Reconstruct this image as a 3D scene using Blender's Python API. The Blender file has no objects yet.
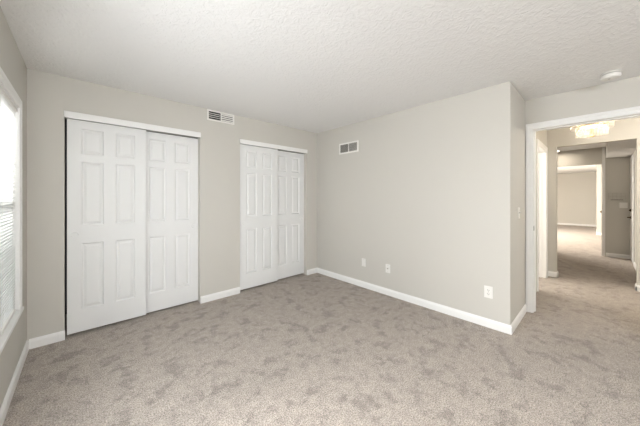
import bpy, bmesh, math
from mathutils import Vector, Matrix

# ------------------------------------------------------------------ camera, world, lights, exposure
sc = bpy.context.scene
C = sc.collection
H = 2.44
PI = math.pi

cam_d = bpy.data.cameras.new('camera')
cam = bpy.data.objects.new('camera', cam_d)
C.objects.link(cam)
cam_d.sensor_width = 36.0
cam_d.lens = 258.27 * 36.0 / 640.0
cam_d.shift_y = -15.84 / 640.0
cam_d.clip_start = 0.02
cam.location = (0, 0, 1.3207)
cam.rotation_euler = (math.radians(90), 0, math.radians(47.31 - 90))
sc.camera = cam

sc.view_settings.view_transform = 'Standard'
sc.view_settings.look = 'None'
sc.view_settings.gamma = 1.0
sc.view_settings.use_curve_mapping = False
sc.view_settings.exposure = 0.16
sc.cycles.max_bounces = 14
sc.cycles.diffuse_bounces = 10
sc.cycles.transparent_max_bounces = 12
sc.cycles.caustics_reflective = False
sc.cycles.caustics_refractive = False
sc.cycles.sample_clamp_indirect = 6.0

world = bpy.data.worlds.new('world')
sc.world = world
world.use_nodes = True
bgn = world.node_tree.nodes['Background']
bgn.inputs[0].default_value = (0.86, 0.93, 1.0, 1)
bgn.inputs[1].default_value = 0.9
_nt = world.node_tree
_tc = _nt.nodes.new('ShaderNodeTexCoord')
_sp = _nt.nodes.new('ShaderNodeSeparateXYZ')
_rp = _nt.nodes.new('ShaderNodeValToRGB')
_nt.links.new(_tc.outputs['Generated'], _sp.inputs[0])
_mr = _nt.nodes.new('ShaderNodeMapRange')
_mr.inputs[1].default_value = -1
_nt.links.new(_sp.outputs['Z'], _mr.inputs[0])
_nt.links.new(_mr.outputs[0], _rp.inputs[0])
_rp.color_ramp.elements[0].position = 0.495
_rp.color_ramp.elements[0].color = (0.42, 0.43, 0.41, 1)      # lawns and trees below the horizon
_rp.color_ramp.elements[1].position = 0.53
_rp.color_ramp.elements[1].color = (0.86, 0.93, 1.0, 1)       # hazy bright sky
_nt.links.new(_rp.outputs[0], bgn.inputs[0])


def area(name, loc, rot, sx, sy, power, col, spread=180):
    l = bpy.data.lights.new(name, 'AREA')
    l.shape = 'RECTANGLE'
    l.size = sx
    l.size_y = sy
    l.energy = power
    l.color = col
    l.spread = math.radians(spread)
    o = bpy.data.objects.new(name, l)
    C.objects.link(o)
    o.location = loc
    o.rotation_euler = rot
    return o


def point(name, loc, r, power, col):
    l = bpy.data.lights.new(name, 'POINT')
    l.shadow_soft_size = r
    l.energy = power
    l.color = col
    o = bpy.data.objects.new(name, l)
    C.objects.link(o)
    o.location = loc
    return o


# sky light falling on the blind of the visible bedroom window, and fill from an added, unseen second window
area('window_daylight', (-1.75, 2.50, 2.55), (0, math.radians(-52), 0), 1.6, 1.6, 430, (1.0, 0.99, 0.98))
area('added_window_fill', (-0.47, 1.25, 1.15), (0, math.radians(-76), 0), 1.25, 0.85, 41, (0.95, 0.98, 1.0))
# fill light added behind the camera, from no known lamp
point('added_bedroom_fill', (0.0, -1.85, 2.12), 0.16, 205, (0.96, 0.98, 1.0))
# daylight from the side room's, the entry's and the far room's own windows
area('side_room_daylight', (4.85, 2.08, 1.45), (math.radians(-90), 0, 0), 1.5, 1.3, 66, (1.0, 0.93, 0.82))
point('added_hall_fill', (4.7, -0.95, 2.2), 0.10, 38, (1.0, 0.91, 0.79))  # unseen fill added to brighten the hall
area('far_room_daylight', (11.6, 3.60, 1.35), (math.radians(-58), 0, 0), 2.4, 1.6, 640, (1.0, 0.93, 0.83))


# ------------------------------------------------------------------ materials
def newmat(name):
    m = bpy.data.materials.new(name)
    m.use_nodes = True
    nt = m.node_tree
    return m, nt, nt.nodes['Principled BSDF']


def paint(name, col, rough=0.6, bump=0.0, scale=60.0, var=0.0, spec=0.3, dist=0.002):
    m, nt, b = newmat(name)
    b.inputs['Roughness'].default_value = rough
    b.inputs['Specular IOR Level'].default_value = spec
    b.inputs['Base Color'].default_value = (*col, 1)
    tc = nt.nodes.new('ShaderNodeTexCoord')
    nz = nt.nodes.new('ShaderNodeTexNoise')
    nz.inputs['Scale'].default_value = scale
    nz.inputs['Detail'].default_value = 4
    nt.links.new(tc.outputs['Object'], nz.inputs['Vector'])
    if var > 0:
        n2 = nt.nodes.new('ShaderNodeTexNoise')
        n2.inputs['Scale'].default_value = 1.3
        nt.links.new(tc.outputs['Object'], n2.inputs['Vector'])
        mx = nt.nodes.new('ShaderNodeMix')
        mx.data_type = 'RGBA'
        mx.inputs[6].default_value = (*[c * (1 - var) for c in col], 1)
        mx.inputs[7].default_value = (*[min(1, c * (1 + var)) for c in col], 1)
        nt.links.new(n2.outputs['Fac'], mx.inputs[0])
        nt.links.new(mx.outputs[2], b.inputs['Base Color'])
    if bump > 0:
        bp = nt.nodes.new('ShaderNodeBump')
        bp.inputs['Strength'].default_value = bump
        bp.inputs['Distance'].default_value = dist
        nt.links.new(nz.outputs['Fac'], bp.inputs['Height'])
        nt.links.new(bp.outputs['Normal'], b.inputs['Normal'])
    return m


M_wall = paint('greige_wall_paint', (0.543, 0.527, 0.488), 0.75, 0.25, 90, 0.012)
M_trim = paint('white_trim_paint', (0.80, 0.80, 0.79), 0.38, 0.05, 30)
M_door = paint('white_door_paint', (0.73, 0.735, 0.735), 0.45, 0.06, 60)
M_plastic = paint('white_plastic', (0.76, 0.75, 0.72), 0.35, 0.02, 30)
M_grille = paint('white_enamel_metal', (0.78, 0.77, 0.74), 0.35, 0.02, 30)
M_grey = paint('grey_louver_metal', (0.42, 0.41, 0.385), 0.5, 0.02, 30)
M_dark = paint('hollow_shade_dark', (0.02, 0.02, 0.02), 0.9, 0.05, 30)  # near-black standing in for shade inside hollows
M_slot = paint('dark_slot', (0.05, 0.048, 0.045), 0.8, 0.02, 30)
M_closet = paint('closet_shade_dark', (0.10, 0.10, 0.10), 0.9, 0.05, 30)  # shade of the closed closets put into their colour


def metal(name, col, rough):
    m, nt, b = newmat(name)
    b.inputs['Base Color'].default_value = (*col, 1)
    b.inputs['Metallic'].default_value = 1
    nz = nt.nodes.new('ShaderNodeTexNoise')
    nz.inputs['Scale'].default_value = 200
    mr = nt.nodes.new('ShaderNodeMapRange')
    mr.inputs[3].default_value = rough * 0.8
    mr.inputs[4].default_value = rough * 1.2
    nt.links.new(nz.outputs['Fac'], mr.inputs[0])
    nt.links.new(mr.outputs[0], b.inputs['Roughness'])
    return m


M_bronze = metal('dark_bronze_metal', (0.10, 0.075, 0.05), 0.35)
M_nickel = metal('satin_nickel', (0.45, 0.42, 0.38), 0.35)
M_brass = metal('polished_brass', (0.75, 0.55, 0.28), 0.25)


def ceiling_mat():
    m, nt, b = newmat('textured_white_ceiling')
    b.inputs['Base Color'].default_value = (0.815, 0.815, 0.815, 1)
    b.inputs['Roughness'].default_value = 0.9
    b.inputs['Specular IOR Level'].default_value = 0.1
    tc = nt.nodes.new('ShaderNodeTexCoord')
    n1 = nt.nodes.new('ShaderNodeTexNoise')
    n1.inputs['Scale'].default_value = 22
    n1.inputs['Detail'].default_value = 3
    n1.inputs['Distortion'].default_value = 1.2
    v = nt.nodes.new('ShaderNodeTexVoronoi')
    v.inputs['Scale'].default_value = 30
    nt.links.new(tc.outputs['Object'], n1.inputs['Vector'])
    nt.links.new(n1.outputs['Color'], v.inputs['Vector'])
    mp = nt.nodes.new('ShaderNodeMapping')
    nt.links.new(tc.outputs['Object'], mp.inputs['Vector'])
    v.inputs['Scale'].default_value = 9
    rp = nt.nodes.new('ShaderNodeValToRGB')
    rp.color_ramp.elements[0].position = 0.42
    rp.color_ramp.elements[1].position = 0.62
    nt.links.new(n1.outputs['Fac'], rp.inputs['Fac'])
    ad = nt.nodes.new('ShaderNodeMath')
    ad.operation = 'MULTIPLY_ADD'
    ad.inputs[1].default_value = 0.35
    nt.links.new(v.outputs['Distance'], ad.inputs[0])
    nt.links.new(rp.outputs['Color'], ad.inputs[2])
    bp = nt.nodes.new('ShaderNodeBump')
    bp.inputs['Strength'].default_value = 0.45
    bp.inputs['Distance'].default_value = 0.005
    nt.links.new(ad.outputs[0], bp.inputs['Height'])
    nt.links.new(bp.outputs['Normal'], b.inputs['Normal'])
    return m


def carpet_mat():
    m, nt, b = newmat('beige_grey_carpet')
    b.inputs['Roughness'].default_value = 1.0
    b.inputs['Specular IOR Level'].default_value = 0.05
    b.inputs['Sheen Weight'].default_value = 0.15
    tc = nt.nodes.new('ShaderNodeTexCoord')

    def noise(scale, detail=4, rough=0.6, dist=0.0):
        n = nt.nodes.new('ShaderNodeTexNoise')
        n.inputs['Scale'].default_value = scale
        n.inputs['Detail'].default_value = detail
        n.inputs['Roughness'].default_value = rough
        n.inputs['Distortion'].default_value = dist
        nt.links.new(tc.outputs['Object'], n.inputs['Vector'])
        return n

    def rng(src, a, c, lo, hi):
        r = nt.nodes.new('ShaderNodeMapRange')
        r.inputs[1].default_value = a
        r.inputs[2].default_value = c
        r.inputs[3].default_value = lo
        r.inputs[4].default_value = hi
        nt.links.new(src, r.inputs[0])
        return r.outputs[0]

    big = rng(noise(6.5, 7, 0.68, 0.2).outputs['Fac'], 0.40, 0.48, 0.75, 1.02)     # trodden pile lying both ways
    mid = rng(noise(17, 4, 0.7, 0.3).outputs['Fac'], 0.36, 0.64, 0.88, 1.12)
    fine = rng(noise(125, 3, 0.75).outputs['Fac'], 0.38, 0.62, 0.50, 1.50)
    m1 = nt.nodes.new('ShaderNodeMath'); m1.operation = 'MULTIPLY'
    nt.links.new(big, m1.inputs[0]); nt.links.new(mid, m1.inputs[1])
    m2 = nt.nodes.new('ShaderNodeMath'); m2.operation = 'MULTIPLY'
    nt.links.new(m1.outputs[0], m2.inputs[0]); nt.links.new(fine, m2.inputs[1])
    vm = nt.nodes.new('ShaderNodeVectorMath'); vm.operation = 'SCALE'
    vm.inputs[0].default_value = (0.372, 0.326, 0.288)
    nt.links.new(m2.outputs[0], vm.inputs['Scale'])
    nt.links.new(vm.outputs['Vector'], b.inputs['Base Color'])
    bp = nt.nodes.new('ShaderNodeBump')
    bp.inputs['Strength'].default_value = 0.5
    bp.inputs['Distance'].default_value = 0.008
    nt.links.new(m2.outputs[0], bp.inputs['Height'])
    nt.links.new(bp.outputs['Normal'], b.inputs['Normal'])
    return m


def slat_mat():
    m, nt, b = newmat('white_vinyl_slats')
    b.inputs['Base Color'].default_value = (0.87, 0.87, 0.865, 1)
    b.inputs['Roughness'].default_value = 0.45
    tr = nt.nodes.new('ShaderNodeBsdfTranslucent')
    tr.inputs['Color'].default_value = (0.88, 0.88, 0.88, 1)
    mx = nt.nodes.new('ShaderNodeMixShader')
    mx.inputs[0].default_value = 0.22
    nt.links.new(b.outputs[0], mx.inputs[1])
    nt.links.new(tr.outputs[0], mx.inputs[2])
    nt.links.new(mx.outputs[0], nt.nodes['Material Output'].inputs[0])
    return m


def glass_mat():
    m, nt, b = newmat('clear_window_glass')
    nt.nodes.remove(b)
    t = nt.nodes.new('ShaderNodeBsdfTransparent')
    t.inputs[0].default_value = (0.96, 0.98, 0.97, 1)
    g = nt.nodes.new('ShaderNodeBsdfGlossy')
    g.inputs['Roughness'].default_value = 0.02
    f = nt.nodes.new('ShaderNodeFresnel')
    f.inputs[0].default_value = 1.45
    mx = nt.nodes.new('ShaderNodeMixShader')
    nt.links.new(f.outputs[0], mx.inputs[0])
    nt.links.new(t.outputs[0], mx.inputs[1])
    nt.links.new(g.outputs[0], mx.inputs[2])
    nt.links.new(mx.outputs[0], nt.nodes['Material Output'].inputs[0])
    return m


def crystal_mat():
    m, nt, b = newmat('lit_crystal')
    b.inputs['Base Color'].default_value = (0.95, 0.92, 0.85, 1)
    b.inputs['Roughness'].default_value = 0.12
    tr = nt.nodes.new('ShaderNodeBsdfTranslucent')
    tr.inputs['Color'].default_value = (0.97, 0.90, 0.78, 1)
    tp = nt.nodes.new('ShaderNodeBsdfTransparent')
    mx = nt.nodes.new('ShaderNodeMixShader')
    mx.inputs[0].default_value = 0.5
    nt.links.new(b.outputs[0], mx.inputs[1])
    nt.links.new(tr.outputs[0], mx.inputs[2])
    m2 = nt.nodes.new('ShaderNodeMixShader')
    m2.inputs[0].default_value = 0.82
    nt.links.new(mx.outputs[0], m2.inputs[1])
    nt.links.new(tp.outputs[0], m2.inputs[2])
    nt.links.new(m2.outputs[0], nt.nodes['Material Output'].inputs[0])
    return m


def emit(name, col, s):
    m, nt, b = newmat(name)
    b.inputs['Base Color'].default_value = (*col, 1)
    b.inputs['Emission Color'].default_value = (*col, 1)
    b.inputs['Emission Strength'].default_value = s
    return m


M_ceil = ceiling_mat()
M_carpet = carpet_mat()
M_slat = slat_mat()
M_glass = glass_mat()
M_crystal = crystal_mat()
M_bulb = emit('warm_lit_bulb', (1.0, 0.80, 0.52), 2.5)
M_dome = emit('warm_lit_dome', (1.0, 0.93, 0.82), 3.0)


# ------------------------------------------------------------------ mesh helpers
def bx(bm, x0, x1, y0, y1, z0, z1, bev=0.0):
    r = bmesh.ops.create_cube(bm, size=1.0)
    vs = r['verts']
    for v in vs:
        v.co = Vector(((x0 + x1) / 2 + v.co.x * (x1 - x0), (y0 + y1) / 2 + v.co.y * (y1 - y0), (z0 + z1) / 2 + v.co.z * (z1 - z0)))
    if bev > 0:
        es = list({e for v in vs for e in v.link_edges})
        bmesh.ops.bevel(bm, geom=es, offset=bev, segments=2, affect='EDGES', profile=0.5)
    return bm


def box(x0, x1, y0, y1, z0, z1, bev=0.0):
    return bx(bmesh.new(), min(x0, x1), max(x0, x1), min(y0, y1), max(y0, y1), z0, z1, bev)


def cyl(bm, p0, p1, r, seg=16, r2=None):
    p0 = Vector(p0); p1 = Vector(p1)
    d = p1 - p0
    q = Vector((0, 0, 1)).rotation_difference(d.normalized()).to_matrix().to_4x4()
    bmesh.ops.create_cone(bm, cap_ends=True, segments=seg, radius1=r, radius2=r if r2 is None else r2, depth=d.length,
                          matrix=Matrix.Translation((p0 + p1) / 2) @ q)
    return bm


def lathe(bm, prof, center, axis=(0, 0, 1), seg=32):
    """prof = [(radius, height)...] turned about axis through center"""
    q = Vector((0, 0, 1)).rotation_difference(Vector(axis)).to_matrix()
    c = Vector(center)
    rings = []
    for r, h in prof:
        if r < 1e-6:
            rings.append([bm.verts.new(c + q @ Vector((0, 0, h)))])
        else:
            rings.append([bm.verts.new(c + q @ Vector((r * math.cos(2 * PI * k / seg), r * math.sin(2 * PI * k / seg), h))) for k in range(seg)])
    for a, b in zip(rings, rings[1:]):
        for k in range(seg):
            k2 = (k + 1) % seg
            va = [a[k], a[k2]] if len(a) > 1 else [a[0]]
            vb = [b[k2], b[k]] if len(b) > 1 else [b[0]]
            f = va + vb
            if len(f) >= 3:
                bm.faces.new(f)
    return bm


def obj(name, bm, mat, parent=None, smooth=False):
    bmesh.ops.recalc_face_normals(bm, faces=bm.faces[:])
    me = bpy.data.meshes.new(name)
    bm.to_mesh(me)
    bm.free()
    me.materials.append(mat)
    if smooth:
        for p in me.polygons:
            p.use_smooth = True
        try:
            me.set_sharp_from_angle(angle=math.radians(35))
        except Exception:
            pass
    o = bpy.data.objects.new(name, me)
    C.objects.link(o)
    if parent is not None:
        o.parent = parent
        o.matrix_parent_inverse = Matrix.Translation(-parent.location) if parent.type == 'EMPTY' else Matrix.Identity(4)
    return o


def struct(name, bm, mat, parent=None, label=None, smooth=False):
    o = obj(name, bm, mat, parent, smooth)
    if parent is None:
        o['kind'] = 'structure'
    if label:
        o['label'] = label
    return o


def empty(name, loc, label, cat, group=None):
    o = bpy.data.objects.new(name, None)
    C.objects.link(o)
    o.location = loc
    o.empty_display_size = 0.05
    o['label'] = label
    o['category'] = cat
    if group:
        o['group'] = group
    return o


def wall(name, axis, p0, p1, u0, u1, holes=(), z0=0.0, z1=H, mat=None, label=None):
    """a slab between p0 and p1 along axis, spanning u0..u1, with rectangular holes (ua, ub, za, zb)"""
    us = sorted({u0, u1, *[h[0] for h in holes], *[h[1] for h in holes]})
    zs = sorted({z0, z1, *[h[2] for h in holes], *[h[3] for h in holes]})
    us = [u for u in us if u0 <= u <= u1]
    zs = [z for z in zs if z0 <= z <= z1]
    bm = bmesh.new()
    cache = {}

    def V(p, u, z):
        k = (p, u, z)
        if k not in cache:
            cache[k] = bm.verts.new((p, u, z) if axis == 'x' else (u, p, z))
        return cache[k]

    def solid(i, j):
        if i < 0 or j < 0 or i >= len(us) - 1 or j >= len(zs) - 1:
            return False
        uc = (us[i] + us[i + 1]) / 2
        zc = (zs[j] + zs[j + 1]) / 2
        return not any(h[0] < uc < h[1] and h[2] < zc < h[3] for h in holes)
    for i in range(len(us) - 1):
        for j in range(len(zs) - 1):
            if not solid(i, j):
                continue
            a, b, c, d = us[i], us[i + 1], zs[j], zs[j + 1]
            for p in (p0, p1):
                bm.faces.new([V(p, a, c), V(p, b, c), V(p, b, d), V(p, a, d)])
            for (di, dj, e) in ((-1, 0, [(a, c), (a, d)]), (1, 0, [(b, c), (b, d)]), (0, -1, [(a, c), (b, c)]), (0, 1, [(a, d), (b, d)])):
                if not solid(i + di, j + dj):
                    (ua, za), (ub, zb) = e
                    bm.faces.new([V(p0, ua, za), V(p0, ub, zb), V(p1, ub, zb), V(p1, ua, za)])
    return struct(name, bm, mat or M_wall, label=label)


def extrude_profile(bm, prof, a, b, n, up=(0, 0, 1)):
    """sweep a (out, up) profile from a to b; n = outward direction"""
    a = Vector(a); b = Vector(b); n = Vector(n); up = Vector(up)
    A = [bm.verts.new(a + n * o + up * h) for o, h in prof]
    B = [bm.verts.new(b + n * o + up * h) for o, h in prof]
    k = len(prof)
    for i in range(k):
        j = (i + 1) % k
        bm.faces.new([A[i], A[j], B[j], B[i]])
    bm.faces.new(A)
    bm.faces.new(B[::-1])
    return bm


BASE = [(0, 0), (0.014, 0), (0.014, 0.060), (0.012, 0.068), (0.007, 0.076), (0.005, 0.083), (0, 0.085)]
CASE = [(0, 0), (0, 0.070), (0.012, 0.068), (0.016, 0.060), (0.016, 0.040), (0.011, 0.030), (0.010, 0.008), (0.008, 0.0)]   # (out of the wall, away from the opening)


def baseboard(name, a, b, n):
    return struct(name, extrude_profile(bmesh.new(), BASE, (a[0], a[1], 0), (b[0], b[1], 0), (n[0], n[1], 0)), M_trim)


# ------------------------------------------------------------------ rooms
XL, YA, XB, YC, XD, YB = -0.35, 3.3676, 3.0391, 0.587, 3.787, -2.30
T = 0.115
struct('floor', box(-0.6, 17.1, -2.5, 4.3, -0.12, 0.0), M_carpet)
struct('ceiling', box(XL - T, 5.80, YB - T, 4.3, H, H + 0.1), M_ceil)
struct('ceiling', box(5.80, 17.1, -1.6, 4.3, H, H + 0.1), M_ceil)
# left wall with the window and an added second opening
WY0, WY1, WZ0, WZ1 = 2.02, 2.948, 0.475, 1.99
wall('wall_left', 'x', XL - T, XL, YB - T, YA + T, [(WY0, WY1, WZ0, WZ1), (0.78, 1.72, WZ0, WZ1)])
# far wall with both closet openings
C1 = (-0.118, 1.083)
C2 = (1.602, 2.802)
CZ = 2.085
wall('wall_closets', 'y', YA, YA + T, XL, XB + T, [(C1[0], C1[1], 0, CZ), (C2[0], C2[1], 0, CZ)])
wall('wall_right', 'x', XB, XB + T, YC, YA)
wall('wall_return', 'y', YC, YC + 0.123, XB + T, XD + T)
DY0, DY1, DZ = -0.31, 0.521, 2.108
wall('wall_doorway', 'x', XD, XD + T, YB, YC, [(DY0, DY1, 0, DZ)])
wall('wall_rear', 'y', YB - T, YB, XL, XD + T)
# closets' inside
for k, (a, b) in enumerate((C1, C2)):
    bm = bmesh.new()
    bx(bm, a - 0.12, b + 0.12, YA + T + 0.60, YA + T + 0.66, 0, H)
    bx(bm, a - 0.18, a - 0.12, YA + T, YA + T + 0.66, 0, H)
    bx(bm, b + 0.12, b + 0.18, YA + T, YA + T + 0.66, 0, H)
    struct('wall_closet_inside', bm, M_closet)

# hall: left wall with a doorway, end wall with a wide opening
HX1 = 5.75
PY0, PY1, PZ = -0.354, 0.485, 2.15
HD0, HD1 = 4.76, 5.585
wall('wall_hall_left', 'y', 0.60, 0.71, XD + T, HX1, [(HD0, HD1, 0, 2.075)])
wall('wall_hall_end', 'x', HX1, HX1 + 0.11, -1.40, 1.35, [(PY0, PY1, 0, PZ)])
wall('wall_hall_right', 'y', -1.51, -1.40, XD + T, HX1 + 0.11)
wall('wall_side_room', 'y', 2.10, 2.20, XB + T, HX1)
wall('wall_side_room', 'x', HX1, HX1 + 0.11, 1.35, 2.2)
# beyond the opening
EX = 8.60
wall('wall_entry_left', 'y', 1.35, 1.46, HX1 + 0.11, EX)
wall('wall_entry_end', 'x', EX, EX + 0.06, -0.45, 1.46, [(-0.025, 0.98, 0, 2.065)])
wall('wall_entry_right', 'y', -0.56, -0.45, HX1 + 0.11, EX + 0.11)
struct('ceiling_soffit', box(HX1 + 0.11, EX, -0.45, -0.087, 2.19, H), M_ceil)
# far room
wall('wall_far_room_end', 'x', 16.9, 17.0, -0.6, 4.0)
wall('wall_far_room_left', 'y', 3.70, 3.80, EX + 0.06, 16.9)
wall('wall_far_room_right', 'y', -0.60, -0.49, EX + 0.06, 13.2)
wall('wall_far_room_jog', 'y', -0.10, 0.08, 13.2, 16.9)
wall('wall_far_room_jog', 'x', 13.2, 13.3, -0.60, -0.10)
wall('wall_far_room_front', 'x', EX, EX + 0.06, 1.46, 3.8)

# ------------------------------------------------------------------ baseboards
e = 0.012
baseboard('baseboard_left', (XL, YB), (XL, YA), (1, 0))
baseboard('baseboard_closets', (XL + 0.012, YA), (C1[0] + 0.004, YA), (0, -1))
baseboard('baseboard_closets', (C1[1], YA), (C2[0], YA), (0, -1))
baseboard('baseboard_closets', (C2[1] + 0.002, YA), (XB, YA), (0, -1))
baseboard('baseboard_right', (XB, YA), (XB, YC - 0.014), (-1, 0))
baseboard('baseboard_return', (XB, YC), (XD, YC), (0, -1))
baseboard('baseboard_rear', (XL, YB), (XD, YB), (0, 1))
baseboard('baseboard_doorway', (XD, YB), (XD, DY0 - 0.075), (-1, 0))
baseboard('baseboard_hall', (HX1, 0.60), (HX1, PY1 - 0.014), (-1, 0))
baseboard('baseboard_hall', (HX1, PY0 + 0.014), (HX1, -1.40), (-1, 0))
baseboard('baseboard_hall', (HX1 - 0.014, PY1), (HX1 + 0.124, PY1), (0, -1))
baseboard('baseboard_hall', (HX1 - 0.014, PY0), (HX1 + 0.124, PY0), (0, 1))
baseboard('baseboard_hall', (HD1 + 0.072, 0.60), (HX1, 0.60), (0, -1))
baseboard('baseboard_entry', (EX, -0.090), (EX, -0.45), (-1, 0))
baseboard('baseboard_entry', (HX1 + 0.11, -0.45), (7.76, -0.45), (0, 1))
baseboard('baseboard_far_room', (16.9, 0.08), (16.9, 3.7), (-1, 0))
baseboard('baseboard_far_room', (13.2, -0.49), (13.2, 0.08), (-1, 0))
baseboard('baseboard_far_room', (13.2, 0.08), (16.9, 0.08), (0, 1))


# ------------------------------------------------------------------ door trims
def casing(name, wall_axis, p, side, u0, u1, ztop, w=0.070):
    """three-sided casing on the wall plane p facing side; opening u0..u1 up to ztop; mitred"""
    bm = bmesh.new()
    s = w / 0.070

    def P(out, u, z):
        return (p + side * out, u, z) if wall_axis == 'x' else (u, p + side * out, z)
    rings = []
    for k, (uu, zz, du, dz) in enumerate(((u0, 0, -1, 0), (u0, ztop, -1, 1), (u1, ztop, 1, 1), (u1, 0, 1, 0))):
        rings.append([bm.verts.new(P(o, uu + du * h * s, zz + dz * h * s)) for o, h in CASE])
    n = len(CASE)
    for A, B in zip(rings, rings[1:]):
        for i in range(n):
            j = (i + 1) % n
            bm.faces.new([A[i], A[j], B[j], B[i]])
    bm.faces.new(rings[0])
    bm.faces.new(rings[-1][::-1])
    return struct(name, bm, M_trim)


def jamb(name, axis, p0, p1, u0, u1, ztop, t=0.018):
    """liner of a doorway: two legs and a head with a stop, as one mesh"""
    bm = bmesh.new()

    def B(pa, pb, ua, ub, za, zb):
        if axis == 'x':
            bx(bm, pa, pb, ua, ub, za, zb, 0.001)
        else:
            bx(bm, ua, ub, pa, pb, za, zb, 0.001)
    B(p0, p1, u0, u0 + t, 0, ztop)
    B(p0, p1, u1 - t, u1, 0, ztop)
    B(p0, p1, u0 + t, u1 - t, ztop - t, ztop)
    pm = p0 + (p1 - p0) * 0.62
    B(pm - 0.018, pm + 0.018, u0 + t, u0 + t + 0.010, 0, ztop - t)
    B(pm - 0.018, pm + 0.018, u1 - t - 0.010, u1 - t, 0, ztop - t)
    B(pm - 0.018, pm + 0.018, u0 + t + 0.010, u1 - t - 0.010, ztop - t - 0.010, ztop - t)
    return struct(name, bm, M_trim)


casing('trim_1', 'x', XD, -1, DY0 + 0.004, DY1 + 0.004, DZ - 0.006, 0.060)
j1 = jamb('trim_2', 'x', XD - 0.002, XD + T + 0.002, DY0, DY1 + 0.012, DZ + 0.004)
sp = obj('strike_plate', box(XD + 0.0125, XD + 0.040, DY1 - 0.0075, DY1 - 0.0045, 0.935, 0.993, 0.0), M_bronze, j1)
sp['label'] = 'metal strike plate'
obj('latch_hole', box(XD + 0.019, XD + 0.034, DY1 - 0.0085, DY1 - 0.0075, 0.948, 0.98), M_dark, sp)
casing('trim_3', 'x', XD + T, 1, DY0 + 0.004, DY1 + 0.004, DZ - 0.006, 0.060)
# hall-left doorway
casing('trim_4', 'y', 0.60, -1, HD0, HD1, 2.07)
jamb('trim_5', 'y', 0.598, 0.712, HD0, HD1, 2.075)
# entry-end doorway
struct('trim_6', box(EX - 0.016, EX + 0.062, -0.080, -0.034, 0, H, 0.003), M_trim)


# ------------------------------------------------------------------ six-panel doors
def panel_door_bm(w, h, t=0.035, both=True, rows=None):
    """door leaf standing on z=0, x 0..w, front face y=0 facing -y, back at y=t"""
    st = 0.101 * w / 0.63 if w < 0.7 else 0.105
    mu = 0.094 if w < 0.7 else 0.10
    pw = (w - 2 * st - mu) / 2
    xs = [0, st, st + pw, st + pw + mu, w - st, w]
    rows = rows or [(0.212, 0.848), (1.020, 1.637), (1.710, 1.955)]
    zs = [0]
    for a, b in rows:
        zs += [a, b]
    zs.append(h)
    bm = bmesh.new()

    def face_side(y, s):
        for i in range(5):
            for j in range(7):
                x0, x1, z0, z1 = xs[i], xs[i + 1], zs[j], zs[j + 1]
                if i in (1, 3) and j in (1, 3, 5):
                    prev = None
                    for ins, dep in ((0, 0), (0.008, 0.0100), (0.017, 0.0110), (0.036, 0.0030), (0.038, 0.0025)):
                        r = [bm.verts.new((a, y + s * dep, c)) for a, c in ((x0 + ins, z0 + ins), (x1 - ins, z0 + ins), (x1 - ins, z1 - ins), (x0 + ins, z1 - ins))]
                        if prev:
                            for k in range(4):
                                k2 = (k + 1) % 4
                                bm.faces.new([prev[k], prev[k2], r[k2], r[k]])
                        prev = r
                    bm.faces.new(prev)
                else:
                    bm.faces.new([bm.verts.new((a, y, c)) for a, c in ((x0, z0), (x1, z0), (x1, z1), (x0, z1))])
    face_side(0, 1)
    if both:
        face_side(t, -1)
    else:
        bm.faces.new([bm.verts.new(v) for v in ((0, t, 0), (w, t, 0), (w, t, h), (0, t, h))])
    for q in (((0, 0, 0), (0, t, 0), (0, t, h), (0, 0, h)), ((w, 0, 0), (w, t, 0), (w, t, h), (w, 0, h)),
              ((0, 0, 0), (w, 0, 0), (w, t, 0), (0, t, 0)), ((0, 0, h), (w, 0, h), (w, t, h), (0, t, h))):
        bm.faces.new([bm.verts.new(v) for v in q])
    bmesh.ops.remove_doubles(bm, verts=bm.verts[:], dist=1e-5)
    return bm


def move(bm, loc, rotz=0.0):
    bmesh.ops.transform(bm, matrix=Matrix.Translation(loc) @ Matrix.Rotation(rotz, 4, 'Z'), verts=bm.verts[:])
    return bm


def finger_pull(x, y, z, parent):
    prof = [(0.0, 0.0012), (0.019, 0.0016), (0.0225, -0.001), (0.0245, -0.004), (0.0275, -0.0042), (0.029, -0.0025), (0.0295, 0.0008), (0.0, 0.0008)]
    bm = lathe(bmesh.new(), [(r, h) for r, h in prof], (x, y, z), (0, 1, 0), 28)
    return obj('finger_pull', bm, M_door, parent, True)


FD, RD = 0.026, 0.074            # depth of the front and the rear leaf behind the wall face
n = 0
for (a, b) in (C1, C2):
    first = a == C1[0]
    n += 1
    lx = a + 0.016
    lw = 0.624
    if not first:
        lx = a + 0.008
    d = struct('door_%d' % n, move(panel_door_bm(lw, 2.035, 0.030), (lx, YA + FD, 0.026)), M_door,
               label=('front sliding closet leaf at the left end of the wall beside the window' if first
                      else 'front sliding leaf of the closet beside the room corner'))
    finger_pull(lx + 0.055, YA + FD, 0.962, d)
    n += 1
    d = struct('door_%d' % n, move(panel_door_bm(lw, 2.035, 0.030), (b - lw - 0.002, YA + RD, 0.022)), M_door,
               label=('rear sliding closet leaf nearest the ceiling-high wall vent' if first
                      else 'rear sliding closet leaf nearest the room corner'))
    finger_pull(b - 0.060, YA + RD, 0.962, d)
    # header fascia over the track, side linings and the top track
    struct('trim_%d' % (8 + n), box(a - 0.003, b + 0.001, YA - 0.019, YA - 0.0, 2.060, 2.121, 0.002), M_trim)
    bm = bmesh.new()
    bx(bm, a + 0.002, b - 0.002, YA + 0.022, YA + 0.100, 2.066, CZ)
    struct('trim_%d' % (12 + n), bm, M_grey)

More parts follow.
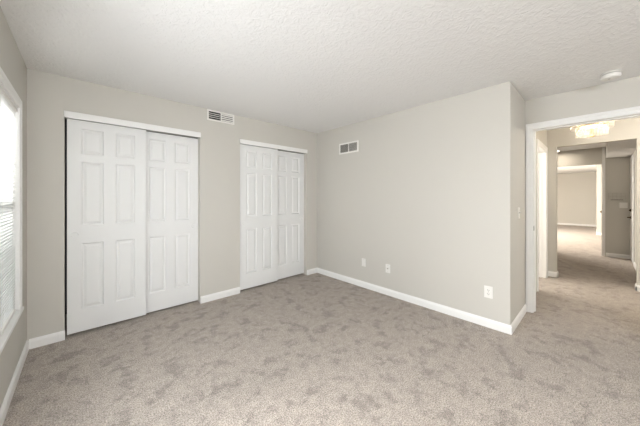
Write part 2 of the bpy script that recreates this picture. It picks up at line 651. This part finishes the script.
# hall-left door leaf, swung open into the side room
d5 = struct('door_5', move(panel_door_bm(0.775, 2.03, 0.035), (HD1 - 0.0225, 0.722, 0.012), PI / 2), M_door, label='white panel door standing open into the side room')
for z in (0.27, 1.05, 1.84):
    bm = cyl(bmesh.new(), (HD1 - 0.024, 0.716, z - 0.045), (HD1 - 0.024, 0.716, z + 0.045), 0.006, 10)
    bx(bm, HD1 - 0.0195, HD1 - 0.018, 0.68, 0.716, z - 0.045, z + 0.045)
    obj('hinge', bm, M_nickel, d5)
# entry door in the right-hand wall
casing('trim_26', 'y', -0.45, 1, 7.84, 8.52, 2.10, 0.06)
d6 = struct('door_6', move(panel_door_bm(0.68, 2.09, 0.035, rows=[(0.22, 0.83), (1.03, 1.63), (1.74, 1.97)]), (8.52, -0.443, 0.006), PI), M_door, label='white entry door with dark deadbolt and lever')
bm = lathe(bmesh.new(), [(0, 0), (0.030, 0), (0.030, 0.008), (0.024, 0.014), (0, 0.014)], (8.455, -0.443, 1.045), (0, 1, 0), 20)
bx(bm, 8.449, 8.461, -0.430, -0.412, 1.028, 1.062, 0.002)
obj('deadbolt', bm, M_bronze, d6, True)
bm = lathe(bmesh.new(), [(0, 0), (0.032, 0), (0.032, 0.007), (0.012, 0.014), (0.011, 0.055), (0, 0.057)], (8.455, -0.443, 0.895), (0, 1, 0), 20)
bx(bm, 8.36, 8.465, -0.399, -0.383, 0.886, 0.904, 0.004)
obj('door_lever', bm, M_bronze, d6, True)
# door leaf of the far doorway, open edge-on
d7 = struct('door_7', move(panel_door_bm(0.80, 2.03, 0.035), (EX + 0.068, -0.100, 0.012), 0), M_door, label='white door open edge-on with dark knob')
for s, yy in ((1, -0.065), (-1, -0.100)):
    bm = lathe(bmesh.new(), [(0, 0), (0.030, 0), (0.030, 0.006), (0.011, 0.012), (0.011, 0.030), (0.026, 0.040), (0.028, 0.052), (0.018, 0.062), (0, 0.064)], (EX + 0.068 + 0.735, yy, 0.96), (0, s, 0), 20)
    obj('door_knob', bm, M_bronze, d7, True)

# ------------------------------------------------------------------ window
w1 = struct('window_1', casing('trim_tmp', 'x', XL, 1, WY0, WY1, WZ1).data and bmesh.new(), M_trim)
bpy.data.objects.remove(bpy.data.objects['trim_tmp'])
bm = bmesh.new()
S = CASE
rings = []
for (uu, zz, du, dz) in ((WY0, WZ0, -1, 0), (WY0, WZ1, -1, 1), (WY1, WZ1, 1, 1), (WY1, WZ0, 1, 0)):
    rings.append([bm.verts.new((XL + o, uu + du * h * 0.82, zz + dz * h)) for o, h in S])
for A_, B_ in zip(rings, rings[1:]):
    for i in range(len(S)):
        j = (i + 1) % len(S)
        bm.faces.new([A_[i], A_[j], B_[j], B_[i]])
bm.faces.new(rings[0]); bm.faces.new(rings[-1][::-1])
bmesh.ops.recalc_face_normals(bm, faces=bm.faces[:])
bm.to_mesh(w1.data)
bm.free()
# white reveal lining
bm = bmesh.new()
bx(bm, XL - T, XL, WY1 - 0.008, WY1, WZ0, WZ1)
bx(bm, XL - T, XL, WY0, WY0 + 0.008, WZ0, WZ1)
bx(bm, XL - T, XL, WY0 + 0.008, WY1 - 0.008, WZ1 - 0.008, WZ1)
obj('window_reveal', bm, M_trim, w1)
obj('window_sill', box(XL - T + 0.002, XL + 0.022, WY0 - 0.09, WY1 + 0.075, WZ0 - 0.022, WZ0 + 0.003, 0.004), M_trim, w1)
obj('window_apron', box(XL, XL + 0.014, WY0 - 0.07, WY1 + 0.06, WZ0 - 0.040, WZ0 - 0.022, 0.003), M_trim, w1)
bm = bmesh.new()
XF = XL - T
ym = (WY0 + WY1) / 2
zm = (WZ0 + WZ1) / 2 + 0.07
for (a, b, c, d) in ((WY0, WY0 + 0.045, WZ0, WZ1), (WY1 - 0.045, WY1, WZ0, WZ1), (WY0, WY1, WZ0, WZ0 + 0.045), (WY0, WY1, WZ1 - 0.045, WZ1),
                     (ym - 0.025, ym + 0.025, WZ0, WZ1), (WY0, WY1, zm - 0.02, zm + 0.02)):
    bx(bm, XF - 0.03, XF + 0.015, a, b, c, d, 0.002)
obj('window_frame', bm, M_trim, w1)
obj('glass_pane', box(XF - 0.012, XF - 0.006, WY0 + 0.02, WY1 - 0.02, WZ0 + 0.02, WZ1 - 0.02), M_glass, w1)

# frame of an unseen window added for its fill light
bm = bmesh.new()
for (a, b, c, d) in ((0.78, 0.825, WZ0, WZ1), (1.675, 1.72, WZ0, WZ1), (0.825, 1.675, WZ0, WZ0 + 0.045), (0.825, 1.675, WZ1 - 0.045, WZ1)):
    bx(bm, XL - T - 0.005, XL - T + 0.03, a, b, c, d, 0.002)
struct('added_window', bm, M_trim)
# blind
bl = empty('window_blind', (XL - 0.019, ym, WZ0), 'white horizontal mini blind hanging closed in the left wall window', 'blind')
XBc = XL - 0.019
obj('head_rail', box(XBc - 0.020, XBc + 0.017, WY0 + 0.014, WY1 - 0.010, WZ1 - 0.038, WZ1 - 0.009, 0.002), M_plastic, bl)
bm = bmesh.new()
zz = WZ0 + 0.040
tilt = math.radians(48)
while zz < WZ1 - 0.045:
    pts = []
    for k in range(5):
        s_ = (k - 2) / 2.0
        ox = s_ * 0.0125
        oz = 0.0022 * (1 - s_ * s_)
        X = ox * math.cos(tilt) - oz * math.sin(tilt)
        Z = ox * math.sin(tilt) + oz * math.cos(tilt)
        pts.append((X, Z))
    A_ = [bm.verts.new((XBc + x, WY0 + 0.018, zz + z)) for x, z in pts]
    B_ = [bm.verts.new((XBc + x, WY1 - 0.012, zz + z)) for x, z in pts]
    for i in range(4):
        bm.faces.new([A_[i], A_[i + 1], B_[i + 1], B_[i]])
    zz += 0.0212
obj('slats', bm, M_slat, bl, True)
obj('bottom_rail', box(XBc - 0.012, XBc + 0.012, WY0 + 0.018, WY1 - 0.018, WZ0 + 0.006, WZ0 + 0.022, 0.003), M_plastic, bl)
for yy in (WY0 + 0.15, ym, WY1 - 0.15):
    bm = bmesh.new()
    for s_ in (-0.0125, 0.0125):
        cyl(bm, (XBc + s_, yy, WZ0 + 0.02), (XBc + s_, yy, WZ1 - 0.03), 0.0007, 5)
    obj('ladder_cord', bm, M_plastic, bl)
obj('tilt_wand', cyl(bmesh.new(), (XBc + 0.022, WY0 + 0.10, 1.02), (XBc + 0.022, WY0 + 0.10, WZ1 - 0.04), 0.004, 6), M_plastic, bl)


# ------------------------------------------------------------------ vents
# register high on the closet wall
vx0, vx1, vz0, vz1 = 1.164, 1.519, 2.300, 2.434
v = empty('wall_vent', ((vx0 + vx1) / 2, YA, vz0), 'white supply vent tucked under the ceiling between the two closets', 'vent')
bm = bmesh.new()
f = 0.019
for (a, b, c, d) in ((vx0, vx1, vz0, vz0 + f), (vx0, vx1, vz1 - f, vz1), (vx0, vx0 + f, vz0 + f, vz1 - f), (vx1 - f, vx1, vz0 + f, vz1 - f)):
    bx(bm, a, b, YA - 0.010, YA, c, d, 0.0)
xm = (vx0 + vx1) / 2
bx(bm, xm - 0.006, xm + 0.006, YA - 0.008, YA, vz0 + f, vz1 - f)
obj('vent_frame', bm, M_grille, v)
obj('duct_shade_sheet', box(vx0 + f, vx1 - f, YA - 0.0015, YA - 0.0005, vz0 + f, vz1 - f), M_dark, v)  # dark sheet on the solid wall, painted shade of an open duct
k_ = 4
ph = (vz1 - vz0 - 2 * f) / k_
bm = bmesh.new()
for i in range(1, k_):
    zc = vz0 + f + ph * i
    bx(bm, vx0 + f, xm - 0.006, YA - 0.009, YA - 0.002, zc - 0.003, zc + 0.003)
o = obj('louver', bm, M_grille, v)
o['label'] = 'open louvers over the painted dark backing'
bm = bmesh.new()
for i in range(k_):
    zc = vz0 + f + ph * (i + 0.5)
    extrude_profile(bm, [(0.002, -ph * 0.30), (0.010, ph * 0.22), (0.008, ph * 0.30), (0.0015, -ph * 0.22)], (xm + 0.006, YA, zc), (vx1 - f, YA, zc), (0, -1, 0))
o = obj('louver', bm, M_grille, v)
o['label'] = 'closed pale louvers'
obj('damper_lever', box(vx0 + 0.010, vx0 + 0.016, YA - 0.018, YA - 0.010, vz0 + 0.05, vz0 + 0.085), M_grille, v)

# return grille on the long right wall
vy0, vy1, vz0, vz1 = 2.446, 2.832, 2.003, 2.170
v = empty('wall_vent', (XB, (vy0 + vy1) / 2, vz0), 'white framed return grille with grey louvers high on the long right wall', 'vent')
bm = bmesh.new()
f = 0.021
for (a, b, c, d) in ((vy0, vy1, vz0, vz0 + f), (vy0, vy1, vz1 - f, vz1), (vy0, vy0 + f, vz0 + f, vz1 - f), (vy1 - f, vy1, vz0 + f, vz1 - f)):
    bx(bm, XB - 0.009, XB, a, b, c, d)
ymid = (vy0 + vy1) / 2
bx(bm, XB - 0.008, XB, ymid - 0.007, ymid + 0.007, vz0 + f, vz1 - f)
obj('vent_frame', bm, M_grille, v)
obj('duct_shade_sheet', box(XB - 0.0015, XB - 0.0005, vy0 + f, vy1 - f, vz0 + f, vz1 - f), M_slot, v)  # dark sheet painted as the shade behind the louvers
for (a, b) in ((vy0 + f, ymid - 0.007), (ymid + 0.007, vy1 - f)):
    bm = bmesh.new()
    nn = 9
    ph = (vz1 - vz0 - 2 * f) / nn
    for i in range(nn):
        zc = vz0 + f + ph * (i + 0.5)
        extrude_profile(bm, [(0.002, ph * 0.32), (0.008, -ph * 0.22), (0.007, -ph * 0.34), (0.0015, ph * 0.20)], (XB, a, zc), (XB, b, zc), (-1, 0, 0))
    obj('louver', bm, M_grey if a > ymid else paint('pale_grey_louver_metal', (0.56, 0.545, 0.51), 0.5), v)


# ------------------------------------------------------------------ outlets and switches
def plate_bm(c, w, h, t, normal):
    c = Vector(c)
    if abs(normal[0]) > 0.5:
        s = normal[0]
        return box(c.x, c.x + s * t, c.y - w / 2, c.y + w / 2, c.z - h / 2, c.z + h / 2, 0.0015)
    s = normal[1]
    return box(c.x - w / 2, c.x + w / 2, c.y, c.y + s * t, c.z - h / 2, c.z + h / 2, 0.0015)


def screw(x, y, z, axis, parent):
    obj('screw', lathe(bmesh.new(), [(0.0035, -0.0005), (0.0032, 0.0008), (0, 0.0012)], (x, y, z), axis, 10), M_nickel, parent)


def duplex(y, z, label):
    p = empty('wall_outlet', (XB, y, z - 0.06), label, 'outlet')
    obj('cover_plate', plate_bm((XB, y, z), 0.076, 0.120, 0.006, (-1, 0)), M_plastic, p)
    for dz in (0.0195, -0.0195):
        r = obj('receptacle', box(XB - 0.0085, XB - 0.0055, y - 0.016, y + 0.016, z + dz - 0.0135, z + dz + 0.0135, 0.0025), M_plastic, p)
        bm = bmesh.new()
        bx(bm, XB - 0.0089, XB - 0.0084, y - 0.0085, y - 0.0055, z + dz - 0.003, z + dz + 0.007)
        bx(bm, XB - 0.0089, XB - 0.0084, y + 0.0055, y + 0.0085, z + dz - 0.003, z + dz + 0.007)
        cyl(bm, (XB - 0.0089, y, z + dz - 0.008), (XB - 0.0084, y, z + dz - 0.008), 0.0028, 10)
        obj('slot', bm, M_slot, r)
    screw(XB - 0.006, y, z, (-1, 0, 0), p)


duplex(0.768, 0.357, 'white duplex power outlet low on the long wall near its open end')
p = empty('phone_jack', (XB, 2.346, 0.31), 'small white plain wall plate, the farther of the two near the corner', 'wall plate')
obj('cover_plate', plate_bm((XB, 2.346, 0.365), 0.070, 0.115, 0.006, (-1, 0)), M_plastic, p)
bm = box(XB - 0.008, XB - 0.0055, 2.346 - 0.009, 2.346 + 0.009, 0.356, 0.372, 0.001)
obj('jack_socket', bm, M_plastic, p)
for dz in (0.042, -0.042):
    screw(XB - 0.006, 2.346, 0.365 + dz, (-1, 0, 0), p)
p = empty('cable_jack', (XB, 1.940, 0.30), 'small white plate with a metal cable connector in its centre', 'wall plate')
obj('cover_plate', plate_bm((XB, 1.940, 0.358), 0.070, 0.115, 0.006, (-1, 0)), M_plastic, p)
bm = cyl(bmesh.new(), (XB - 0.006, 1.94, 0.358), (XB - 0.009, 1.94, 0.358), 0.010, 6)
cyl(bm, (XB - 0.009, 1.94, 0.358), (XB - 0.020, 1.94, 0.358), 0.0055, 14)
obj('cable_connector', bm, M_nickel, p)
for dz in (0.042, -0.042):
    screw(XB - 0.006, 1.94, 0.358 + dz, (-1, 0, 0), p)

p = empty('light_switch', (3.411, YC, 1.09), 'white toggle light switch on the short return wall beside the doorway', 'light switch')
obj('cover_plate', plate_bm((3.411, YC, 1.152), 0.074, 0.118, 0.006, (0, -1)), M_plastic, p)
obj('toggle', box(3.406, 3.416, YC - 0.018, YC - 0.005, 1.150, 1.168, 0.0015), M_plastic, p)
for dz in (0.030, -0.030):
    screw(3.411, YC - 0.006, 1.152 + dz, (0, -1, 0), p)

p = empty('light_switch', (EX, -0.345, 1.08), 'pale double switch plate below the wire rack at the far end', 'light switch')
obj('cover_plate', plate_bm((EX, -0.345, 1.145), 0.115, 0.118, 0.006, (-1, 0)), M_plastic, p)
for dy in (-0.023, 0.023):
    obj('toggle', box(EX - 0.018, EX - 0.005, -0.345 + dy - 0.005, -0.345 + dy + 0.005, 1.142, 1.160, 0.0015), M_plastic, p)

# wire rack on the grey wall
p = empty('wire_rack', (EX, -0.24, 1.23), 'small dark wire rack on the grey wall beside the entry door', 'rack')
bm = bmesh.new()
for z in (1.41, 1.34):
    cyl(bm, (EX - 0.006, -0.37, z), (EX - 0.006, -0.13, z), 0.003, 8)
for y in (-0.37, -0.31, -0.25, -0.19, -0.13):
    cyl(bm, (EX - 0.006, y, 1.27), (EX - 0.006, y, 1.41), 0.0025, 8)
obj('wire_grid', bm, M_nickel, p)
bm = bmesh.new()
for x in (0.012, 0.026, 0.040):
    cyl(bm, (EX - x, -0.34, 1.262), (EX - x, -0.16, 1.262), 0.0045, 8)
for y in (-0.33, -0.25, -0.17):
    cyl(bm, (EX - 0.004, y, 1.262), (EX - 0.042, y, 1.262), 0.003, 8)
obj('rack_shelf', bm, M_bronze, p)

# ------------------------------------------------------------------ smoke detector
p = empty('smoke_detector', (3.505, -0.066, H), 'round white smoke detector on the ceiling near the doorway', 'smoke detector')
sx_, sy_ = 3.505, -0.066
obj('mounting_base', lathe(bmesh.new(), [(0, 0), (0.062, 0), (0.066, 0.004), (0.066, 0.010), (0, 0.010)], (sx_, sy_, H), (0, 0, -1), 36), M_plastic, p, True)
obj('vent_gap', lathe(bmesh.new(), [(0, 0.010), (0.054, 0.010), (0.054, 0.017), (0, 0.017)], (sx_, sy_, H), (0, 0, -1), 36), M_grey, p, True)
obj('cover', lathe(bmesh.new(), [(0, 0.017), (0.060, 0.017), (0.066, 0.022), (0.064, 0.042), (0.054, 0.052), (0.030, 0.056), (0, 0.0565)], (sx_, sy_, H), (0, 0, -1), 36), M_plastic, p, True)
obj('test_button', lathe(bmesh.new(), [(0, 0.056), (0.008, 0.056), (0.008, 0.0585), (0, 0.059)], (sx_ - 0.02, sy_ + 0.01, H), (0, 0, -1), 14), M_grey, p, True)

# base for the fill light added behind the camera
p = empty('added_lamp', (0.0, -1.85, H), 'round white unseen lamp base added for the bedroom fill', 'ceiling lamp')
obj('added_lamp_base', lathe(bmesh.new(), [(0, 0), (0.17, 0), (0.17, 0.02), (0, 0.02)], (0.0, -1.85, H), (0, 0, -1), 32), M_plastic, p, True)

# ------------------------------------------------------------------ chandelier
cx, cy = 4.90, 0.075
ch = empty('chandelier', (cx, cy, H), 'two tiered crystal flush chandelier glowing warm in the hall', 'chandelier')
obj('ceiling_plate', lathe(bmesh.new(), [(0, 0), (0.10, 0), (0.10, 0.018), (0.05, 0.030), (0, 0.030)], (cx, cy, H), (0, 0, -1), 32), M_brass, ch, True)
cyl_bm = cyl(bmesh.new(), (cx, cy, 2.15), (cx, cy, H - 0.02), 0.012, 12)
lathe(cyl_bm, [(0, 0), (0.03, 0.005), (0.034, 0.014), (0.02, 0.026), (0, 0.03)], (cx, cy, 2.105), (0, 0, 1), 20)
obj('stem', cyl_bm, M_brass, ch, True)
ztops = {0: (0.194, 2.365, 2.215, 40), 1: (0.146, 2.245, 2.125, 32)}
for k, (r, zt, zb, cnt) in ztops.items():
    bm = bmesh.new()
    prof = [(r - 0.006, zt - 0.004), (r + 0.006, zt - 0.004), (r + 0.006, zt + 0.010), (r - 0.006, zt + 0.010), (r - 0.006, zt - 0.004)]
    lathe(bm, prof, (cx, cy, 0), (0, 0, 1), 40)
    for a in range(4):
        t_ = a * PI / 2 + PI / 4
        cyl(bm, (cx + 0.01 * math.cos(t_), cy + 0.01 * math.sin(t_), zt + 0.003), (cx + r * math.cos(t_), cy + r * math.sin(t_), zt + 0.003), 0.004, 8)
    obj('tier_ring', bm, M_brass, ch, True)
    proto = None
    for i in range(cnt):
        t_ = 2 * PI * i / cnt
        if proto is None:
            bm = bmesh.new()
            w_ = PI * r / cnt * 0.86
            ln = zt - zb
            prf = [(-0.005, 0.006), (w_, ln * 0.0), (w_, -ln + 0.018), (0.0, -ln), (-w_, -ln + 0.018), (-w_, 0.0)]
            A_ = [bm.verts.new((0.005, u, z)) for u, z in prf[1:]]
            B_ = [bm.verts.new((-0.002, u * 0.6, z)) for u, z in prf[1:]]
            for q in range(5):
                q2 = (q + 1) % 5
                bm.faces.new([A_[q], A_[q2], B_[q2], B_[q]])
            bm.faces.new(A_); bm.faces.new(B_[::-1])
            proto = obj('crystal', bm, M_crystal, ch)
            c_ = proto
        else:
            c_ = proto.copy()
            C.objects.link(c_)
        c_.matrix_parent_inverse = Matrix.Translation(-ch.location)
        c_.location = (cx + r * math.cos(t_), cy + r * math.sin(t_), zt - 0.004)
        c_.rotation_euler = (0, 0, t_)
for a in range(4):
    t_ = a * PI / 2
    x_, y_ = cx + 0.085 * math.cos(t_), cy + 0.085 * math.sin(t_)
    bm = cyl(bmesh.new(), (x_, y_, 2.33), (x_, y_, 2.29), 0.010, 12)
    s_ = obj('lamp_socket', bm, M_brass, ch)
    obj('bulb', lathe(bmesh.new(), [(0, 0), (0.010, 0), (0.016, -0.018), (0.018, -0.035), (0.010, -0.058), (0, -0.066)], (x_, y_, 2.29), (0, 0, 1), 14), M_bulb, s_, True)
point('chandelier_light', (cx, cy, 2.275), 0.06, 10, (1.0, 0.83, 0.62))

# tiny dome light on the far hall ceiling
p = empty('ceiling_light', (8.36, 0.70, H), 'tiny round lit ceiling light at the far end of the hall', 'ceiling light')
obj('light_rim', lathe(bmesh.new(), [(0, 0), (0.055, 0), (0.055, 0.012), (0, 0.012)], (8.36, 0.70, H), (0, 0, -1), 24), M_grille, p, True)
obj('light_lens', lathe(bmesh.new(), [(0, 0.012), (0.045, 0.012), (0.040, 0.030), (0.020, 0.040), (0, 0.042)], (8.36, 0.70, H), (0, 0, -1), 24), M_dome, p, True)
lg = area('ceiling_light_glow', (8.30, 0.62, H - 0.05), (0, 0, 0), 0.10, 0.10, 4, (1.0, 0.88, 0.72))
